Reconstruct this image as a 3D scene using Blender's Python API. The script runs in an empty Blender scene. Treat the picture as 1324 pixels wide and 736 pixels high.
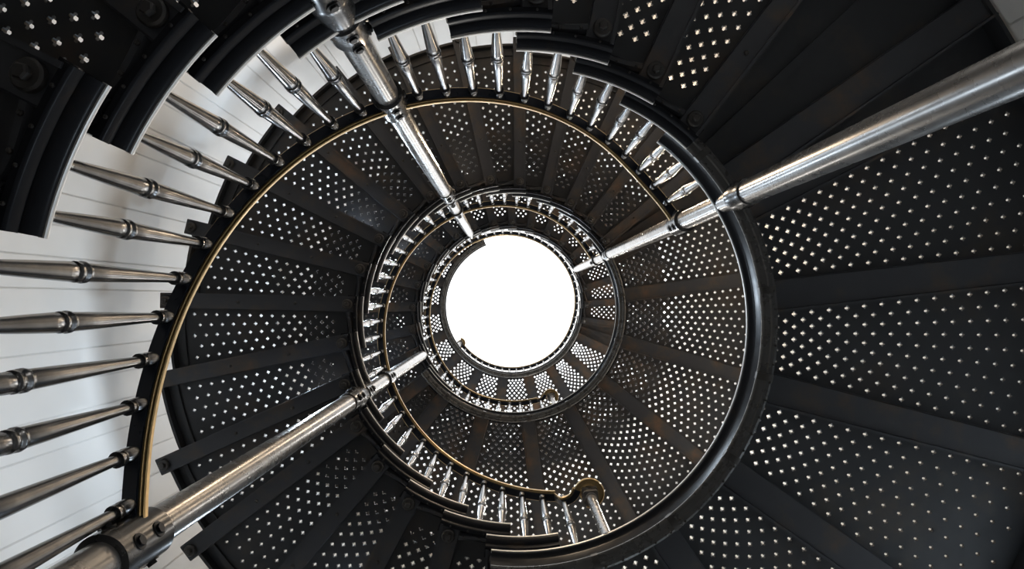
import bpy, bmesh, math, random
from math import sin, cos, radians, pi, hypot, atan2
random.seed(7)
S = bpy.context.scene
COL = S.collection

# ------------------------------------------------------------------ layout
R = 1.10                    # radius of the open well (edge of the steps)
F = 950.0 / R               # focal length in pixels (frame 1324 wide)
AX, AY = 0.041 * R, 0.105 * R   # tower axis, camera stands at the origin
ROUT = 2.22 * R             # outer end of the steps
RWALL = 2.42 * R
DA = 12.65                  # degrees per step
RISE = 0.1925
ZL1 = 3.20
ZL2 = ZL1 + 20 * 0.1965
ZL3 = ZL2 + 20 * 0.1965
ZF = ZL1 - 19 * RISE        # floor
RR = 1.03 * R               # radius of rails, balusters and columns
BW = 0.11                   # width of a step's support beam
PT = 0.018                  # plate thickness

# ------------------------------------------------------------------ materials
def newmat(name):
    m = bpy.data.materials.new(name); m.use_nodes = True
    nt = m.node_tree
    return m, nt, nt.nodes['Principled BSDF']

def noise(nt, scale, detail=5.0, rough=0.6, coord=None):
    n = nt.nodes.new('ShaderNodeTexNoise')
    n.inputs['Scale'].default_value = scale
    n.inputs['Detail'].default_value = detail
    n.inputs['Roughness'].default_value = rough
    if coord is not None: nt.links.new(coord, n.inputs['Vector'])
    return n

def ramp(nt, src, stops):
    r = nt.nodes.new('ShaderNodeValToRGB')
    el = r.color_ramp.elements
    while len(el) < len(stops): el.new(0.5)
    for e, (p, c) in zip(el, stops):
        e.position = p; e.color = (*c, 1) if len(c) == 3 else c
    nt.links.new(src, r.inputs['Fac'])
    return r

def worn_metal(name, stops, scale, metallic, r0, r1, bump=0.0, rscale=14.0, spec=0.3, rust=0.0):
    m, nt, b = newmat(name)
    g = nt.nodes.new('ShaderNodeNewGeometry')
    n = noise(nt, scale, 7, 0.65, g.outputs['Position'])
    fac = n.outputs['Fac']
    if rust:            # the upper storeys are rustier
        sx = nt.nodes.new('ShaderNodeSeparateXYZ'); nt.links.new(g.outputs['Position'], sx.inputs[0])
        mr = nt.nodes.new('ShaderNodeMapRange')
        mr.inputs['From Min'].default_value = 3.6; mr.inputs['From Max'].default_value = 11.0
        mr.inputs['To Max'].default_value = rust
        nt.links.new(sx.outputs['Z'], mr.inputs['Value'])
        ad = nt.nodes.new('ShaderNodeMath'); ad.operation = 'ADD'
        nt.links.new(fac, ad.inputs[0]); nt.links.new(mr.outputs[0], ad.inputs[1]); fac = ad.outputs[0]
    c = ramp(nt, fac, stops)
    nt.links.new(c.outputs['Color'], b.inputs['Base Color'])
    n2 = noise(nt, rscale, 5, 0.6, g.outputs['Position'])
    rr = ramp(nt, n2.outputs['Fac'], [(0.3, (r0,) * 3), (0.7, (r1,) * 3)])
    nt.links.new(rr.outputs['Color'], b.inputs['Roughness'])
    b.inputs['Metallic'].default_value = metallic
    b.inputs['Specular IOR Level'].default_value = spec
    if bump:
        bp = nt.nodes.new('ShaderNodeBump')
        bp.inputs['Strength'].default_value = bump
        bp.inputs['Distance'].default_value = 0.004
        nb = noise(nt, 60, 4, 0.6, g.outputs['Position'])
        nt.links.new(nb.outputs['Fac'], bp.inputs['Height'])
        nt.links.new(bp.outputs['Normal'], b.inputs['Normal'])
    return m

M = {}
M['plate'] = worn_metal('black_iron_plate', [(0.0, (.026, .029, .034)), (0.52, (.034, .036, .040)), (0.64, (.052, .046, .042)), (0.80, (.095, .058, .038))], 2.6, 0.0, .38, .55, 0.06, rust=.10)
M['beam'] = worn_metal('black_iron_beam', [(0.0, (.032, .035, .042)), (0.52, (.042, .044, .050)), (0.63, (.066, .054, .046)), (0.80, (.130, .074, .042))], 3.4, 0.0, .34, .48, 0.05, rust=.10)
M['edge'] = worn_metal('glossy_black_iron', [(0.0, (.011, .012, .015)), (0.60, (.016, .017, .020)), (0.75, (.045, .032, .022))], 4.0, 0.0, .18, .26, spec=.05, rust=.10)
M['bolt'] = worn_metal('bolt_iron', [(0.0, (.03, .03, .032)), (0.7, (.06, .055, .05))], 9, 0.35, .3, .45)
M['pipe'] = worn_metal('worn_steel_pipe', [(0.3, (.18, .172, .165)), (0.55, (.23, .22, .21)), (0.75, (.29, .27, .25))], 5.0, 0.62, .24, .31, 0.0, 9, spec=.8)
M['collar'] = worn_metal('dark_steel_collar', [(0.3, (.075, .075, .078)), (0.6, (.10, .10, .10)), (0.8, (.15, .135, .12))], 8.0, 0.7, .22, .30, 0.0, 9)
M['baluster'] = worn_metal('blackened_steel_baluster', [(0.3, (.12, .12, .125)), (0.55, (.17, .17, .172)), (0.75, (.25, .24, .23))], 14.0, 0.92, .20, .27, 0.04, 14)
M['bar'] = worn_metal('blue_black_bar', [(0.0, (.010, .014, .022)), (0.7, (.018, .022, .032))], 6.0, 0.0, .25, .4)
M['brass'] = worn_metal('brass_handrail', [(0.3, (.44, .31, .14)), (0.6, (.58, .43, .22)), (0.8, (.66, .53, .32))], 8.0, 0.55, .28, .42)
M['lip'] = worn_metal('lip_sky_highlight', [(0.0, (.50, .49, .47)), (0.6, (.58, .57, .55)), (0.8, (.64, .61, .57))], 7.0, 0.4, .30, .40)  # pale colour painted in for the sky highlight along the lips
M['flange'] = worn_metal('lit_black_iron', [(0.0, (.08, .08, .08)), (0.6, (.10, .098, .095)), (0.8, (.13, .12, .11))], 3.0, 0.6, .24, .32)  # lighter base colour imitates light falling on the landing flange
M['hole'] = worn_metal('recess_black', [(0.0, (.004, .004, .005)), (1.0, (.006, .006, .007))], 5, 0.0, .5, .6)

def wall_mat():
    m, nt, b = newmat('cream_wall_paint')
    g = nt.nodes.new('ShaderNodeNewGeometry')
    n = noise(nt, 1.1, 4, 0.55, g.outputs['Position'])
    c = ramp(nt, n.outputs['Fac'], [(0.3, (.78, .76, .73)), (0.7, (.86, .85, .83))])
    nt.links.new(c.outputs['Color'], b.inputs['Base Color'])
    b.inputs['Roughness'].default_value = 0.55
    return m
M['wall'] = wall_mat()
M['floor'] = worn_metal('grey_stone_floor', [(0.3, (.20, .20, .20)), (0.7, (.27, .265, .26))], 5, 0.0, .5, .7)

# ------------------------------------------------------------------ mesh helpers
def link(name, bm, mat, parent=None, smooth=True, angle=35):
    bmesh.ops.recalc_face_normals(bm, faces=bm.faces)
    me = bpy.data.meshes.new(name)
    bm.to_mesh(me); bm.free()
    me.materials.append(mat)
    if smooth:
        me.polygons.foreach_set('use_smooth', [True] * len(me.polygons))
        try: me.set_sharp_from_angle(angle=radians(angle))
        except Exception: pass
    o = bpy.data.objects.new(name, me); COL.objects.link(o)
    if parent is not None: o.parent = parent
    return o

def empty(name, loc=(0, 0, 0), rz=0.0):
    o = bpy.data.objects.new(name, None); COL.objects.link(o)
    o.location = loc; o.rotation_euler = (0, 0, rz)
    o.empty_display_size = 0.1
    return o

def tag(o, label, cat, group=None):
    o['label'] = label; o['category'] = cat
    if group: o['group'] = group
    return o

def loft(bm, rings, closed=True, caps=True):
    vs = [[bm.verts.new(p) for p in ring] for ring in rings]
    n = len(vs[0])
    for a, b in zip(vs, vs[1:]):
        for i in range(n if closed else n - 1):
            j = (i + 1) % n
            bm.faces.new((a[i], a[j], b[j], b[i]))
    if caps and closed:
        bm.faces.new(vs[0][::-1]); bm.faces.new(vs[-1])
    return vs

def arc_sweep(bm, prof, a0, a1, step=1.5, zf=None, rf=None):
    """sweep a closed (r, z) profile about the z axis from a0 to a1 degrees"""
    n = max(2, int(math.ceil(abs(a1 - a0) / step)) + 1)
    rings = []
    for i in range(n):
        d = a0 + (a1 - a0) * i / (n - 1)
        a = radians(d); dz = zf(d) if zf else 0.0; dr = rf(d) if rf else 0.0
        rings.append([((r + dr) * cos(a), (r + dr) * sin(a), z + dz) for r, z in prof])
    loft(bm, rings)

def bar(bm, alpha, r0, r1, sec):
    """prism along the radial line alpha (degrees); sec = (t, z) section"""
    a = radians(alpha); c, s = cos(a), sin(a)
    loft(bm, [[(r * c - t * s, r * s + t * c, z) for t, z in sec] for r in (r0, r1)])

def rect(t0, t1, z0, z1, b=0.0):
    if b: return [(t0, z1), (t0, z0 + b), (t0 + b, z0), (t1 - b, z0), (t1, z0 + b), (t1, z1)]
    return [(t0, z0), (t1, z0), (t1, z1), (t0, z1)]

def lathe(bm, prof, seg=16, c=(0, 0, 0)):
    rings = [[(c[0] + r * cos(2 * pi * i / seg), c[1] + r * sin(2 * pi * i / seg), c[2] + z) for i in range(seg)] for r, z in prof]
    loft(bm, rings)

def tube(bm, pts, sec_r, seg=10):
    """round tube through pts"""
    from mathutils import Vector
    P = [Vector(p) for p in pts]; rings = []
    for i, p in enumerate(P):
        d = (P[min(i + 1, len(P) - 1)] - P[max(i - 1, 0)]).normalized()
        u = d.cross(Vector((0, 0, 1)))
        if u.length < 1e-4: u = Vector((1, 0, 0))
        u.normalize(); w = u.cross(d)
        rings.append([tuple(p + (u * cos(2 * pi * k / seg) + w * sin(2 * pi * k / seg)) * sec_r) for k in range(seg)])
    loft(bm, rings)

def sweep_path(bm, pts, sec):
    """sweep a (side, z) section along a mostly level path; side > 0 lies to the left"""
    from mathutils import Vector
    P = [Vector(p) for p in pts]; rings = []
    for i, p in enumerate(P):
        d = P[min(i + 1, len(P) - 1)] - P[max(i - 1, 0)]
        d.z = 0
        d.normalize()
        u = Vector((-d.y, d.x, 0))
        rings.append([(p.x + u.x * s, p.y + u.y * s, p.z + z) for s, z in sec])
    loft(bm, rings)

def quatrefoil(cx, cy, rot, s=1.0):
    pts = []
    for k in range(16):
        a = 2 * pi * k / 16
        r = (0.0124, 0.0112, 0.0066, 0.0112)[k % 4] * s
        pts.append((cx + r * cos(a + rot), cy + r * sin(a + rot)))
    return pts

def seg_dist(p, a, b):
    ax, ay = a; bx, by = b; px, py = p
    dx, dy = bx - ax, by - ay
    t = max(0, min(1, ((px - ax) * dx + (py - ay) * dy) / (dx * dx + dy * dy + 1e-12)))
    return hypot(px - ax - t * dx, py - ay - t * dy)

def inside(p, poly):
    x, y = p; c = False
    for (x0, y0), (x1, y1) in zip(poly, poly[1:] + poly[:1]):
        if (y0 > y) != (y1 > y) and x < (x1 - x0) * (y - y0) / (y1 - y0) + x0: c = not c
    return c

def poly_area(p):
    return abs(sum(x0 * y1 - x1 * y0 for (x0, y0), (x1, y1) in zip(p, p[1:] + p[:1]))) / 2

def perforated(poly, rows, zt, thick):
    """flat plate with quatrefoil holes; rows = list of lists of (x, y, rotation, scale)"""
    rnd = random.Random(11)
    for attempt in range(12):
        holes = []
        for x, y, rot, sc in rows:
            e = 0.0004 * attempt
            holes.append(quatrefoil(x + rnd.uniform(-e, e), y + rnd.uniform(-e, e), rot, sc))
        bm = bmesh.new(); eds = []; loops = []
        for lp in [poly] + holes:
            vs = [bm.verts.new((x, y, zt - thick)) for x, y in lp]
            loops.append(vs)
            for v0, v1 in zip(vs, vs[1:] + vs[:1]): eds.append(bm.edges.new((v0, v1)))
        bmesh.ops.triangle_fill(bm, use_beauty=True, use_dissolve=False, edges=eds, normal=(0, 0, -1))
        want = poly_area(poly) - sum(poly_area(h) for h in holes)
        got = sum(f.calc_area() for f in bm.faces)
        if abs(got - want) < 0.002 * want: break
        if attempt < 11: bm.free()
        else: print('FILL FAILED', got, want)
    base = list(bm.faces)
    m = {}
    for lp in loops:
        for v in lp: m[v] = bm.verts.new((v.co.x, v.co.y, zt))
    for f in base: bm.faces.new([m[v] for v in reversed(f.verts)])
    for lp in loops:
        for v0, v1 in zip(lp, lp[1:] + lp[:1]): bm.faces.new((v0, v1, m[v1], m[v0]))
    return bm

def fan(a0, t0, a1, t1, n, r0, r1, pr, sc=1.0):
    """n staggered rows fanning out between two straight sides"""
    out = []
    for j in range(n):
        f = j / (n - 1)
        r = r0 + (pr / 2 if j % 2 else 0)
        while r < r1:
            b0 = a0 + math.degrees(math.asin(t0 / r)); b1 = a1 + math.degrees(math.asin(t1 / r))
            b = radians(b0 + (b1 - b0) * f)
            out.append((r * cos(b), r * sin(b), b + pi / 4 * 0, sc))
            r += pr
    return out

def sector(r0, r1, a0, a1, t0=0.0, t1=0.0, n=12):
    """sector polygon; the straight sides are shifted sideways by t0 / t1 metres"""
    def pt(r, f):
        o0 = math.degrees(math.asin(t0 / r)); o1 = math.degrees(math.asin(t1 / r))
        a = radians((a0 + o0) + ((a1 + o1) - (a0 + o0)) * f)
        return (r * cos(a), r * sin(a))
    return [pt(r0, 1 - i / n) for i in range(n + 1)] + [pt(r1, i / n) for i in range(n + 1)]

def bolt_bm(bm, x, y, z, s=1.0, down=True):
    sg = -1 if down else 1
    lathe(bm, [(0.036 * s, 0), (0.036 * s, sg * 0.016), (0.031 * s, sg * 0.022), (0.022 * s, sg * 0.023)], 18, (x, y, z))
    lathe(bm, [(0.018 * s, sg * 0.018), (0.018 * s, sg * 0.038), (0.014 * s, sg * 0.042)], 6, (x, y, z))

ORD = ['', 'first', 'second', 'third', 'fourth', 'fifth', 'sixth', 'seventh', 'eighth', 'ninth', 'tenth', 'eleventh', 'twelfth',
       'thirteenth', 'fourteenth', 'fifteenth', 'sixteenth', 'seventeenth', 'eighteenth', 'nineteenth', 'twentieth']

# ------------------------------------------------------------------ one step
EDGE = [(R, 0.004), (R - .004, .000), (R - .005, -.010), (R - .002, -.022), (R + .006, -.034), (R + .016, -.042), (R + .022, -.044),
        (R + .022, -.049), (R + .018, -.052), (R + .018, -.082), (R + .020, -.088), (R + .024, -.091), (R + .040, -.091),
        (R + .042, -.085), (R + .040, -.036), (R + .100, -.026), (R + .100, 0.004)]

LIP = [(R - .009, .006), (R - .010, .000), (R - .008, -.006), (R - .003, -.008), (R + .006, -.006), (R + .006, .006)]  # thin strip added to carry the painted lip highlight

def hi_angle(r):        # local angle of the back edge of the support strip
    return DA + math.degrees(math.asin(BW / r))

def make_step():
    root = empty('stair_step')
    # perforated plate
    poly = sector(R + .05, ROUT, 0.0, DA, 0, 0.02)
    link('tread_plate', perforated(poly, fan(0, .080, DA, -.040, 6, R + .20, ROUT - .12, .079, 1.12), 0, PT), M['plate'], root, smooth=False)
    # outer rim below the plate
    bm = bmesh.new()
    arc_sweep(bm, [(ROUT, 0), (ROUT, -.075), (ROUT - .018, -.075), (ROUT - .022, -PT), (ROUT - .022, 0)], 0.2, DA, 2)
    arc_sweep(bm, [(ROUT - .070, -PT + .001), (ROUT - .070, -.034), (ROUT - .095, -.034), (ROUT - .095, -PT + .001)], 0.6, DA, 2)
    link('outer_rim', bm, M['plate'], root)
    # nosing bar along the front edge
    bm = bmesh.new()
    bar(bm, 0, R + .05, ROUT, [(-.012, .003), (-.016, -.008), (-.012, -.022), (.0, -.030), (.016, -.030), (.016, .003)])
    link('nosing', bm, M['edge'], root)
    # support strip and beam under the back edge, with the riser standing on it
    bm = bmesh.new()
    bar(bm, DA, R + .03, ROUT + .055, [(0, 0), (0, -.080), (.006, -.086), (BW - .006, -.086), (BW, -.080), (BW, -.014), (BW - .02, 0)])
    bar(bm, DA, R + .03, ROUT + .02, [(BW - .014, -.084), (BW - .014, -.098), (BW, -.098), (BW, -.084)])
    beam = link('support_beam', bm, M['beam'], root)
    a = radians(DA); c, s = cos(a), sin(a)
    for r in (R + .082, ROUT + .01):
        bm = bmesh.new(); t = BW * .5
        bolt_bm(bm, r * c - t * s, r * s + t * c, -.085)
        link('bolt', bm, M['bolt'], beam)
    for r in (R + .45, R + .85):
        bm = bmesh.new()
        lathe(bm, [(.011, -.084), (.011, -.090), (.006, -.094)], 10, (r * c - .055 * s, r * s + .055 * c, 0))
        link('rivet', bm, M['bolt'], beam)
    bm = bmesh.new()
    bar(bm, DA, R + .05, ROUT - .005, rect(.030, .042, -.001, RISE - PT))
    link('riser', bm, M['plate'], root)
    # curved edge plate at the well
    bm = bmesh.new()
    arc_sweep(bm, EDGE, -0.6, math.degrees(math.asin(BW / R)) + DA, 0.9)
    ep = link('edge_plate', bm, M['edge'], root)
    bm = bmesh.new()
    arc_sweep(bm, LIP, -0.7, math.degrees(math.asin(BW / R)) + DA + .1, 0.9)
    link('lip_highlight_strip', bm, M['lip'], ep)
    for d in (2.2, 6.4, 10.8, 15.6):
        a = radians(d)
        bm = bmesh.new()
        lathe(bm, [(.005, -.0905), (.005, -.095), (.003, -.097)], 8, ((R + .032) * cos(a), (R + .030) * sin(a), 0))
        link('rivet', bm, M['bolt'], ep)
    # curved rib sweeping from the bolt to the front corner
    bm = bmesh.new()
    rings = []
    n = 16
    for i in range(n + 1):
        f = i / n
        d = 0.4 + (DA + 2.0 - 0.4) * f
        r = R + .062 + .045 * (abs(f - .45) / .55) ** 1.7 * (1.3 if f < .45 else .6)
        a = radians(d)
        w = .013 + .010 * f
        rings.append([((r + q) * cos(a), (r + q) * sin(a), z) for q, z in ((-w, -PT), (-w, -.068), (-w * .4, -.082), (w * .4, -.082), (w, -.066), (w, -PT))])
    loft(bm, rings)
    cr = link('curved_rib', bm, M['beam'], root)
    for f in (.18, .5, .78):
        bm = bmesh.new()
        d = 0.4 + (DA + 1.6) * f; a = radians(d); r = R + .060 + .045 * (abs(f - .45) / .55) ** 1.7 * (1.3 if f < .45 else .6)
        lathe(bm, [(.007, -.081), (.007, -.087), (.004, -.090)], 8, (r * cos(a), r * sin(a), 0))
        link('rivet', bm, M['bolt'], cr)
    # the stub under the front inner corner
    bm = bmesh.new()
    a = radians(3.2)
    q = [(R + .045) * cos(a), (R + .045) * sin(a)]
    bar(bm, 3.2, R + .045, R + .13, [(.026 * cos(2 * pi * k / 14), -.070 + .026 * sin(2 * pi * k / 14)) for k in range(14)])
    link('stub', bm, M['edge'], root)
    return root

def copy_tree(o, parent=None):
    c = o.copy(); COL.objects.link(c)
    if parent is not None: c.parent = parent
    for ch in list(o.children): copy_tree(ch, c)
    return c

proto = None
def place_step(theta, z, label):
    global proto
    if proto is None:
        proto = make_step(); o = proto
    else:
        o = copy_tree(proto)
    o.location = (AX, AY, z); o.rotation_euler = (0, 0, radians(theta))
    tag(o, label, 'step', 'perforated iron steps')
    return o

# flights: (first low angle, z of the lower floor, number of treads, rise)
FL1 = dict(t0=80.0, z0=ZF, n=18, rise=RISE)
FL2 = dict(t0=80.0, z0=ZL1, n=19, rise=.1965)
FL3 = dict(t0=128.0, z0=ZL2, n=19, rise=.1965)
for k in range(5, 19):
    place_step(80 + DA * (k - 1), ZF + RISE * k, 'black perforated iron step of the nearest flight, %s below the lowest landing' % ORD[19 - k])
for k in range(1, 20):
    place_step(80 + DA * (k - 1), ZL1 + .1965 * k, 'black perforated iron step of the middle flight, %s above the lowest landing' % ORD[k])
for k in range(1, 20):
    place_step(128 + DA * (k - 1), ZL2 + .1965 * k, 'black perforated iron step of the farthest flight, %s above the middle landing' % ORD[k])

# ------------------------------------------------------------------ landings
RING = [(R, 0.004), (R - .005, -.004), (R - .005, -.018), (R + .004, -.028), (R + .012, -.036), (R + .016, -.05),
        (R + .016, -.158), (R + .036, -.158), (R + .036, -.03), (R + .11, -.022), (R + .11, 0.004)]
FLANGE = [(R + .008, -.160), (R - .002, -.168), (R - .004, -.178), (R + .002, -.188), (R + .014, -.194), (R + .030, -.196), (R + .036, -.202),
          (R + .052, -.204), (R + .064, -.196), (R + .068, -.182), (R + .062, -.166), (R + .050, -.160)]

def make_landing(z, a0, a1, beams, solid, label, rout, straps, hs=1.05):
    """a0..a1: angles of the edge ring; beams: centre angles; solid: panel indices without holes"""
    root = empty('stair_landing', (AX, AY, z))
    tag(root, label, 'landing')
    bm = bmesh.new(); arc_sweep(bm, RING, a0, a1, 1.2)
    ring = link('edge_ring', bm, M['edge'], root)
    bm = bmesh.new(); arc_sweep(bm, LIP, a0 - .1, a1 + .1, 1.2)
    link('lip_highlight_strip', bm, M['lip'], ring)
    bm = bmesh.new(); arc_sweep(bm, FLANGE, a0, a1, 1.2)
    link('ring_flange', bm, M['flange'], ring)
    d = a0 + 4
    while d < a1 - 2:
        a = radians(d)
        bm = bmesh.new()
        lathe(bm, [(.006, -.203), (.006, -.210), (.003, -.213)], 8, ((R + .052) * cos(a), (R + .052) * sin(a), 0)); d += 4.1
        link('rivet', bm, M['bolt'], ring)
    for d in straps:
        bm = bmesh.new()
        arc_sweep(bm, [(R - .006, -.168), (R - .006, -.190), (R + .004, -.203), (R + .022, -.211), (R + .044, -.211), (R + .064, -.203), (R + .070, -.186), (R + .068, -.170)], d - .8, d + .8, .8)
        st = link('joint_strap', bm, M['bolt'], ring)
    HB = .072
    for i, (b0, b1) in enumerate(zip(beams, beams[1:])):
        poly = sector(R + .05, rout, b0, b1)
        rows = [] if i in solid else fan(b0, HB + .03, b1, -HB - .03, max(3, round((b1 - b0) * .46)), R + .13, rout - .08, .084, hs)
        link('perforated_panel' if i not in solid else 'solid_panel', perforated(poly, rows, 0, PT), M['plate'], root, smooth=False)
    for j, b in enumerate(beams):
        bm = bmesh.new()
        t0, t1 = (-HB, HB)
        if j == 0: t0 = -.004
        if j == len(beams) - 1: t1 = .06
        bar(bm, b, R + .035, rout, [(t0, -PT + .002), (t0, -.088), (t0 + .006, -.095), (t1 - .006, -.095), (t1, -.088), (t1, -PT + .002)])
        bar(bm, b, R + .075, rout, [(t1 - .004, -.086), (t1 - .004, -.112), (t1 + .008, -.112), (t1 + .008, -.086)])
        bo = link('support_beam', bm, M['beam'], root)
    for i in solid:
        b0, b1 = beams[i], beams[i + 1]
        if b1 - b0 > 8:
            bm = bmesh.new(); bar(bm, (b0 + b1) / 2, R + .07, rout, [(-.02, -PT + .002), (-.02, -.045), (.02, -.045), (.02, -PT + .002)])
            link('stiffener', bm, M['plate'], root)
    bm = bmesh.new()
    arc_sweep(bm, [(rout, 0), (rout, -.11), (rout - .02, -.11), (rout - .02, 0)], beams[0], beams[-1], 2.5)
    link('outer_rim', bm, M['plate'], root)
    return root

RL = RWALL - .02
make_landing(ZL1, 307.4, 456.8, [308.2, 325.4, 332.7, 353.6, 374.4, 395.0, 415.6, 436.3, 453.4], {0, 1},
             'lowest iron landing with large perforated panels at right, round black rim', RL, [317, 352, 372, 392, 412, 432])
make_landing(ZL2, 320.0, 505.5, [320.6, 332.0, 352.3, 376.0, 398.5, 420.7, 442.5, 466.0, 488.5, 502.0], {0},
             'middle iron landing seen behind the lowest one, below the farthest flight', RL, [352, 376, 398, 420, 442, 466, 488], 1.35)
make_landing(ZL3, 368.2, 607.0, [369.0, 385.0, 402.0, 418.5, 437.0, 457.0, 477.0, 497.0, 517.0, 537.5, 559.0, 580.0, 604.0], {0},
             'topmost iron landing ringing the bright round opening', RL, [402, 437, 477, 517, 559, 590], 1.5)

# ------------------------------------------------------------------ railings
HR = 0.80       # underside of the flat bar above the nosing line
def nosing(fl):
    def f(d):
        k = 1 + (d - fl['t0'] - 4.0) / DA
        z = fl['z0'] + fl['rise'] * k
        return max(fl['z0'] + .02, min(fl['z0'] + fl['rise'] * (fl['n'] + 1), z))
    return f

def smooth(f, w=7.0):
    return lambda d: sum(f(d + w * q) for q in (-1, -.6, -.2, .2, .6, 1)) / 6

BAR = [(-.026, .0), (.024, .0), (.024, .012), (-.026, .012)]
CAP = [(-.025, .014), (-.0265, .030), (-.030, .030), (-.0315, .013), (-.034, .010), (-.0365, .013), (-.038, .028), (-.041, .028), (-.0425, .016),
       (-.046, .013), (-.049, .018), (-.049, .032), (-.038, .046), (-.010, .052), (.012, .050), (.028, .040), (.034, .026), (.033, .016), (.030, .013), (.027, .016), (.0255, .028), (.023, .014)]

BAR = [(q * .82, z) for q, z in BAR]
CAP = [(q * .82, z) for q, z in CAP]

def baluster_mesh():
    """unit height baluster: scaled in z where it is placed"""
    bm = bmesh.new()
    H = HR
    prof = [(.010, -.0001), (.024, 0), (.024, .008), (.019, .020), (.0135, .034), (.0135, .05), (.0165, .10), (.021, .19), (.0245, .275), (.0255, .300),
            (.0225, .304), (.0225, .310), (.027, .313), (.0275, .320), (.024, .325), (.024, .331), (.0285, .335), (.0285, .343), (.0235, .348), (.0235, .354),
            (.0245, .358), (.0235, .42), (.0205, .52), (.0170, .63), (.0145, .72), (.0145, .742), (.010, .7425)]
    lathe(bm, prof, 16)
    return bm

def collar_mesh():
    bm = bmesh.new()
    lathe(bm, [(.010, .735), (.0225, .735), (.0225, .752), (.0200, .755), (.0200, .760), (.0225, .763), (.0225, .7995), (.010, .8)], 16)
    return bm

BPROTO = {}
def baluster(root, d, zb, zt):
    a = radians(d)
    if not BPROTO:
        b = link('baluster', baluster_mesh(), M['baluster'], root, angle=50)
        c = link('baluster_collar', collar_mesh(), M['baluster'], b, angle=50)
        BPROTO['b'] = b
    else:
        b = BPROTO['b'].copy(); COL.objects.link(b); b.parent = root
        for ch in BPROTO['b'].children:
            c = ch.copy(); COL.objects.link(c); c.parent = b
    b.location = (RR * cos(a), RR * sin(a), zb)
    b.scale = (1, 1, (zt - zb) / 0.80)
    return b

def rail_path(zf, d0, d1):
    n = int(abs(d1 - d0) / 1.5) + 2
    out = []
    for i in range(n):
        d = d0 + (d1 - d0) * i / (n - 1); a = radians(d)
        out.append((RR * cos(a), RR * sin(a), zf(d)))
    return out

def make_newel(root, d, z, h):
    a = radians(d); x, y = RR * cos(a), RR * sin(a)
    bm = bmesh.new()
    lathe(bm, [(.020, 0), (.046, 0), (.046, .018), (.036, .030), (.030, .045), (.028, .06), (.028, h - .12), (.034, h - .115), (.034, h - .09), (.028, h - .085), (.028, h - .02), (.02, h - .019)], 20, (x, y, z))
    p = link('newel_post', bm, M['pipe'], root, angle=45)
    bm = bmesh.new()
    for q0, q1, z0, z1 in ((.042, .042, h - .100, h - .066), (.036, .036, h - .066, h - .050), (.046, .046, h - .050, h + .008)):
        c, s = cos(a + .3), sin(a + .3)
        pts = [(-q0, -q1 + .008), (-q0 + .008, -q1), (q0 - .008, -q1), (q0, -q1 + .008), (q0, q1 - .008), (q0 - .008, q1), (-q0 + .008, q1), (-q0, q1 - .008)]
        loft(bm, [[(x + u * c - v * s, y + u * s + v * c, z + zz) for u, v in pts] for zz in (z0, z1)])
    link('newel_block', bm, M['pipe'], p)

VOL = [(-.014, .012), (-.018, .008), (-.022, .012), (-.024, .022), (-.020, .038), (.0, .046), (.020, .038), (.024, .022), (.022, .012), (.018, .008), (.014, .012), (.010, .022), (-.010, .022)]
VR = .074
def volute(root, d, zc):
    """curl of the handrail round the newel head"""
    a = radians(d); x, y = RR * cos(a), RR * sin(a)
    bm = bmesh.new()
    pts = []
    for i in range(25):
        f = i / 24
        q = a + pi - radians(50) + radians(265) * f
        r = VR - .012 * f
        pts.append((x + r * cos(q), y + r * sin(q), zc))
    sweep_path(bm, pts, VOL)
    lathe(bm, [(.01, .040), (VR - .022, .040), (VR - .016, .046), (VR - .024, .052), (.01, .055)], 24, (x, y, zc))
    return bm

def make_railing(fl, d0, d1, label, zfun, bals, newel=None):
    root = empty('stair_railing', (AX, AY, fl['z0']))
    tag(root, label, 'railing')
    z0 = fl['z0']
    zf = lambda d: zfun(d) + HR - z0
    pth = rail_path(zf, d0, d1)
    # path runs with growing angle, so the well lies to its left: flip the sections
    bm = bmesh.new(); sweep_path(bm, pth, [(-s, z) for s, z in BAR])
    link('rail_bar', bm, M['bar'], root)
    bm = bmesh.new(); sweep_path(bm, pth, [(-s, z) for s, z in CAP])
    if newel:
        # goose-neck and low easing up to the newel
        nd, nz, nh = newel
    hr = link('handrail', bm, M['brass'], root, angle=28)
    for d, zb in bals:
        baluster(root, d, zb - z0, zf(d) + .002)
    return root, zf

def rail_end(root, zf, dstart, nd, z0, nz, nh):
    """low section between the sloping rail and the newel"""
    zl = nz + nh - z0 - .03
    a = radians(nd); q = a + pi - radians(50)
    ex, ey = RR * cos(a) + VR * cos(q), RR * sin(a) + VR * sin(q)
    a2 = radians(dstart + .6); sx, sy = RR * cos(a2), RR * sin(a2)
    tx, ty = sin(a2), -cos(a2)                       # leaves the sloping rail along its tangent
    ux, uy = -sin(q), cos(q)                         # and enters the curl along its own
    L = hypot(ex - sx, ey - sy) * .45
    pts = []
    n = 14
    for i in range(n + 1):
        f = i / n; g = 1 - f
        bx = g ** 3 * sx + 3 * g * g * f * (sx + tx * L) + 3 * g * f * f * (ex - ux * L) + f ** 3 * ex
        by = g ** 3 * sy + 3 * g * g * f * (sy + ty * L) + 3 * g * f * f * (ey - uy * L) + f ** 3 * ey
        pts.append((bx, by, zl + (zf(dstart) - zl) * max(0, 1 - f * 6)))
    bm = bmesh.new(); sweep_path(bm, pts, [(t * .8, z) for t, z in CAP])
    vb = volute(root, nd, zl); me = bpy.data.meshes.new('tmp'); vb.to_mesh(me); vb.free(); bm.from_mesh(me)
    bpy.data.meshes.remove(me)
    link('handrail_volute', bm, M['brass'], root, angle=28)
    bm = bmesh.new(); sweep_path(bm, pts, [(t * .8, z) for t, z in BAR]); link('rail_bar', bm, M['bar'], root)
    make_newel(root, nd, nz - z0, nh)

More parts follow.
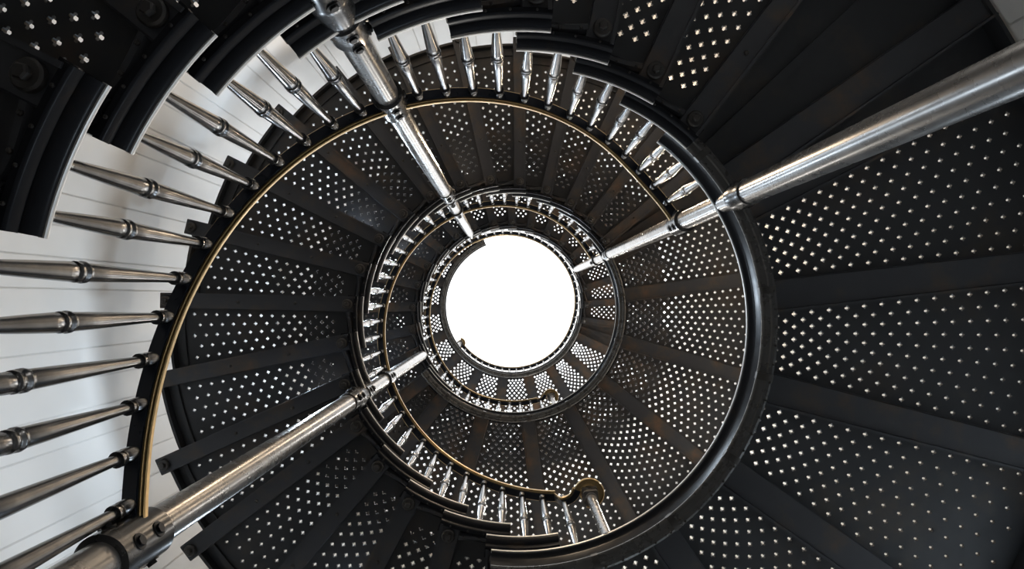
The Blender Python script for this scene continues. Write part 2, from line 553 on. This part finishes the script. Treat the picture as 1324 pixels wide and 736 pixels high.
def step_bals(fl, kk):
    out = []
    for k in kk:
        for off in (1.8, 8.1):
            out.append((fl['t0'] + DA * (k - 1) + off, fl['z0'] + fl['rise'] * k + .004))
    return out

P1, P2, P3 = 240.1, 329.6, 153.2
# nearest flight
_n1 = smooth(nosing(FL1))
zf1 = lambda d: _n1(d) + .10 * max(0, min(1, (275 - d) / 115))     # the lower run of the rail rides a little higher
bl = step_bals(FL1, range(5, 19)) + [(307.7 + q, ZL1 + .004) for q in (1.8, 8.1, 14.4)]
bl = [b for b in bl if b[0] > P3 and min(abs(b[0] - p) for p in (P1, P2, P3)) > 2.4]
make_railing(FL1, P3, P2, 'nearest railing with long dark turned balusters, white wall behind it at left', zf1, bl)
# middle flight
zf2 = smooth(nosing(FL2))
bl = [(75.5, ZL1 + .004)] + step_bals(FL2, range(1, 20)) + [(320.4 + q, ZL2 + .004) for q in (1.8,)]
bl = [b for b in bl if min(abs(b[0] - p) for p in (P1, P2, P3)) > 2.4]
r2, z2 = make_railing(FL2, 77.5, P2, 'middle railing with bright balusters starting at the curled newel at bottom', zf2, bl)
rail_end(r2, z2, 77.5, 67.5, ZL1, ZL1, .80)
# farthest flight and the rim of the topmost landing
zf3 = smooth(nosing(FL3))
bl = [(73.2 + 6.32 * i, ZL2 + .004) for i in range(9)] + step_bals(FL3, range(1, 20)) + [(368.35 + 1.8 + 6.32 * i, ZL3 + .004) for i in range(22)]
bl = [b for b in bl if min(abs(b[0] - p) for p in (P1, P2, P3)) > 2.4]
r3, z3 = make_railing(FL3, 75.0, 504, 'farthest railing circling the bright opening, smallest of the three', zf3, bl)
rail_end(r3, z3, 75.0, 66.6, ZL2, ZL2, .80)
bm = volute(r3, 504, z3(500)); link('handrail_volute', bm, M['brass'], r3)
make_newel(r3, 504, ZL3 - ZL2, .82)

# ------------------------------------------------------------------ columns
def make_column(d, ztop, crossings, rails, label):
    a = radians(d); RC = RR + .013
    root = empty('support_column', (AX + RC * cos(a), AY + RC * sin(a), ZF), a)
    tag(root, label, 'column')
    bm = bmesh.new(); lathe(bm, [(.02, 0), (.053, 0), (.053, ztop - ZF), (.02, ztop - ZF)], 32)
    link('pipe', bm, M['pipe'], root)
    bm = bmesh.new(); lathe(bm, [(.03, 0), (.11, 0), (.11, .02), (.075, .03), (.068, .07), (.053, .08)], 28)
    link('base_flange', bm, M['collar'], root)
    def bolts(par, z, angs):
        for q in angs:
            for dz in (-.045, .045):
                bm = bmesh.new()
                c, s = cos(q), sin(q)
                for r0, r1, rad, seg in ((.062, .0705, .021, 18), (.066, .078, .0135, 6)):
                    rings = []
                    for rr in (r0, r1):
                        rings.append([(rr * c - rad * cos(2 * pi * i / seg) * s, rr * s + rad * cos(2 * pi * i / seg) * c, z + dz + rad * sin(2 * pi * i / seg)) for i in range(seg)])
                    loft(bm, rings)
                link('collar_bolt', bm, M['hole'], par)
    for z in crossings:
        z -= ZF
        if d > 300:         # this column meets the landings: only a short socket below their rim
            bm = bmesh.new()
            lathe(bm, [(.050, z - .34), (.060, z - .335), (.063, z - .32), (.063, z - .27), (.067, z - .26), (.067, z - .18), (.050, z - .17)], 32)
            link('step_collar', bm, M['collar'], root, angle=40)
            continue
        bm = bmesh.new()
        lathe(bm, [(.050, z - .34), (.060, z - .338), (.062, z - .325), (.064, z - .25), (.066, z - .20), (.072, z - .165), (.074, z - .14), (.068, z - .13), (.062, z + .01),
                   (.070, z + .012), (.070, z + .03), (.068, z + .06), (.066, z + .15), (.060, z + .16), (.050, z + .161)], 32)
        c = link('step_collar', bm, M['collar'], root, angle=40)
        bolts(c, z - .27 + .05, (pi, pi * .62)); bolts(c, z + .10, (pi, pi * .62))
    for z in rails:
        z -= ZF
        bm = bmesh.new()
        lathe(bm, [(.050, z - .095), (.058, z - .095), (.069, z - .09), (.069, z + .125), (.058, z + .132), (.050, z + .132)], 32)
        c = link('rail_collar', bm, M['collar'], root, angle=40)
        bolts(c, z + .015, (pi * 1.0, pi * .55, -pi * .55))
    return root

def tread_z(fl, d):
    k = math.floor((d - fl['t0']) / DA) + 1
    return fl['z0'] + fl['rise'] * max(0, min(fl['n'] + 1, k))
def col(d, label, ztop):
    cr = [tread_z(FL1, d), tread_z(FL2, d)]
    if d > 300: cr = [ZL1, ZL2]
    make_column(d, ztop, cr, [zf1(d) + HR, zf2(d) + HR], label)
col(P1, 'steel support column running down from the opening to the top left edge', tread_z(FL3, P1) - .02)
col(P2, 'steel support column running from the opening out to the right edge', tread_z(FL3, P2) - .02)
col(P3, 'steel support column running from the opening to the bottom left corner', tread_z(FL3, P3) - .02)

# ------------------------------------------------------------------ the tower
NB = 92
bm = bmesh.new()
prof = []
for i in range(NB):
    w = 360.0 / NB
    for off, dr in ((.0, 0), (w - .22, 0), (w - .20, .006), (w - .15, .006), (w - .13, 0), (w - .09, 0), (w - .07, .006), (w - .02, .006)):
        prof.append((radians(i * w + off), dr))
ring = lambda z, add=0: [((RWALL + add + dr) * cos(a), (RWALL + add + dr) * sin(a), z) for a, dr in prof]
out = lambda z: [((RWALL + .35) * cos(a), (RWALL + .35) * sin(a), z) for a, dr in prof]
loft(bm, [out(ZF), out(ZL3 + .05), ring(ZL3 + .05), ring(ZF)], caps=False)
w = link('wall_round', bm, M['wall'], smooth=False)
w.location = (AX, AY, 0); w['kind'] = 'structure'
bm = bmesh.new()
lathe(bm, [(.01, ZF - .2), (RWALL + .35, ZF - .2), (RWALL + .35, ZF), (.01, ZF)], 64, (AX, AY, 0))
f = link('floor', bm, M['floor'], smooth=False); f['kind'] = 'structure'

# ------------------------------------------------------------------ light
W = bpy.data.worlds.new('overcast_sky'); S.world = W; W.use_nodes = True
bg = W.node_tree.nodes['Background']
bg.inputs['Color'].default_value = (.97, .985, 1.0, 1); bg.inputs['Strength'].default_value = 2.4

def fill_spot(d, r, z, power, col):
    """added spot without a fitting, to brighten the wall and the steps below it"""
    l = bpy.data.lights.new('added_fill_spot', 'SPOT'); l.energy = power; l.color = col
    l.spot_size = radians(172); l.spot_blend = 0.25; l.shadow_soft_size = .06
    o = bpy.data.objects.new('added_fill_spot', l); COL.objects.link(o)
    a = radians(d); o.location = (AX + r * cos(a), AY + r * sin(a), z)
COOL = (.74, .87, 1.0); WARM = (1, .78, .55); WHITE = (1, .96, .90)
def soffit(n, d):
    """height of the underside of flight / landing n at angle d"""
    fl, zt, e0 = ((FL1, ZL1, 0), (FL2, ZL2, 0), (FL3, ZL3, 0))[n - 1]
    return min(tread_z(fl, d if d >= fl['t0'] else d + 360), zt) - .14
for n, pw in ((2, 36), (3, 90)):
    for d in (30, 75, 120, 165, 210, 255, 300, 345):
        near = n == 2 and 130 < d < 290
        fill_spot(d, 1.45 if near else (1.95 if n == 2 else 1.6), soffit(n, d), (105 if d == 255 else 44) if near else pw, COOL if 100 < d < 230 else (WARM if d > 230 else WHITE))
for d, c in ((30, COOL), (65, COOL), (280, WHITE)):
    fill_spot(d, 2.1, soffit(1, d), 32, c)

# ------------------------------------------------------------------ camera
cam = bpy.data.cameras.new('camera'); co = bpy.data.objects.new('camera', cam); COL.objects.link(co)
co.location = (0, 0, 0); co.rotation_euler = (pi, 0, 0)
cam.sensor_fit = 'HORIZONTAL'; cam.sensor_width = 36.0
cam.lens = F / 1324 * 36.0
cam.shift_x = 3.5 / 1324; cam.shift_y = 19.0 / 1324
cam.clip_start = 0.02; cam.clip_end = 200
S.camera = co
S.view_settings.view_transform = 'Standard'; S.view_settings.look = 'None'
S.view_settings.exposure = 0.0; S.view_settings.gamma = 1.0
S.view_settings.use_curve_mapping = False
S.cycles.max_bounces = 8
S.cycles.use_denoising = True
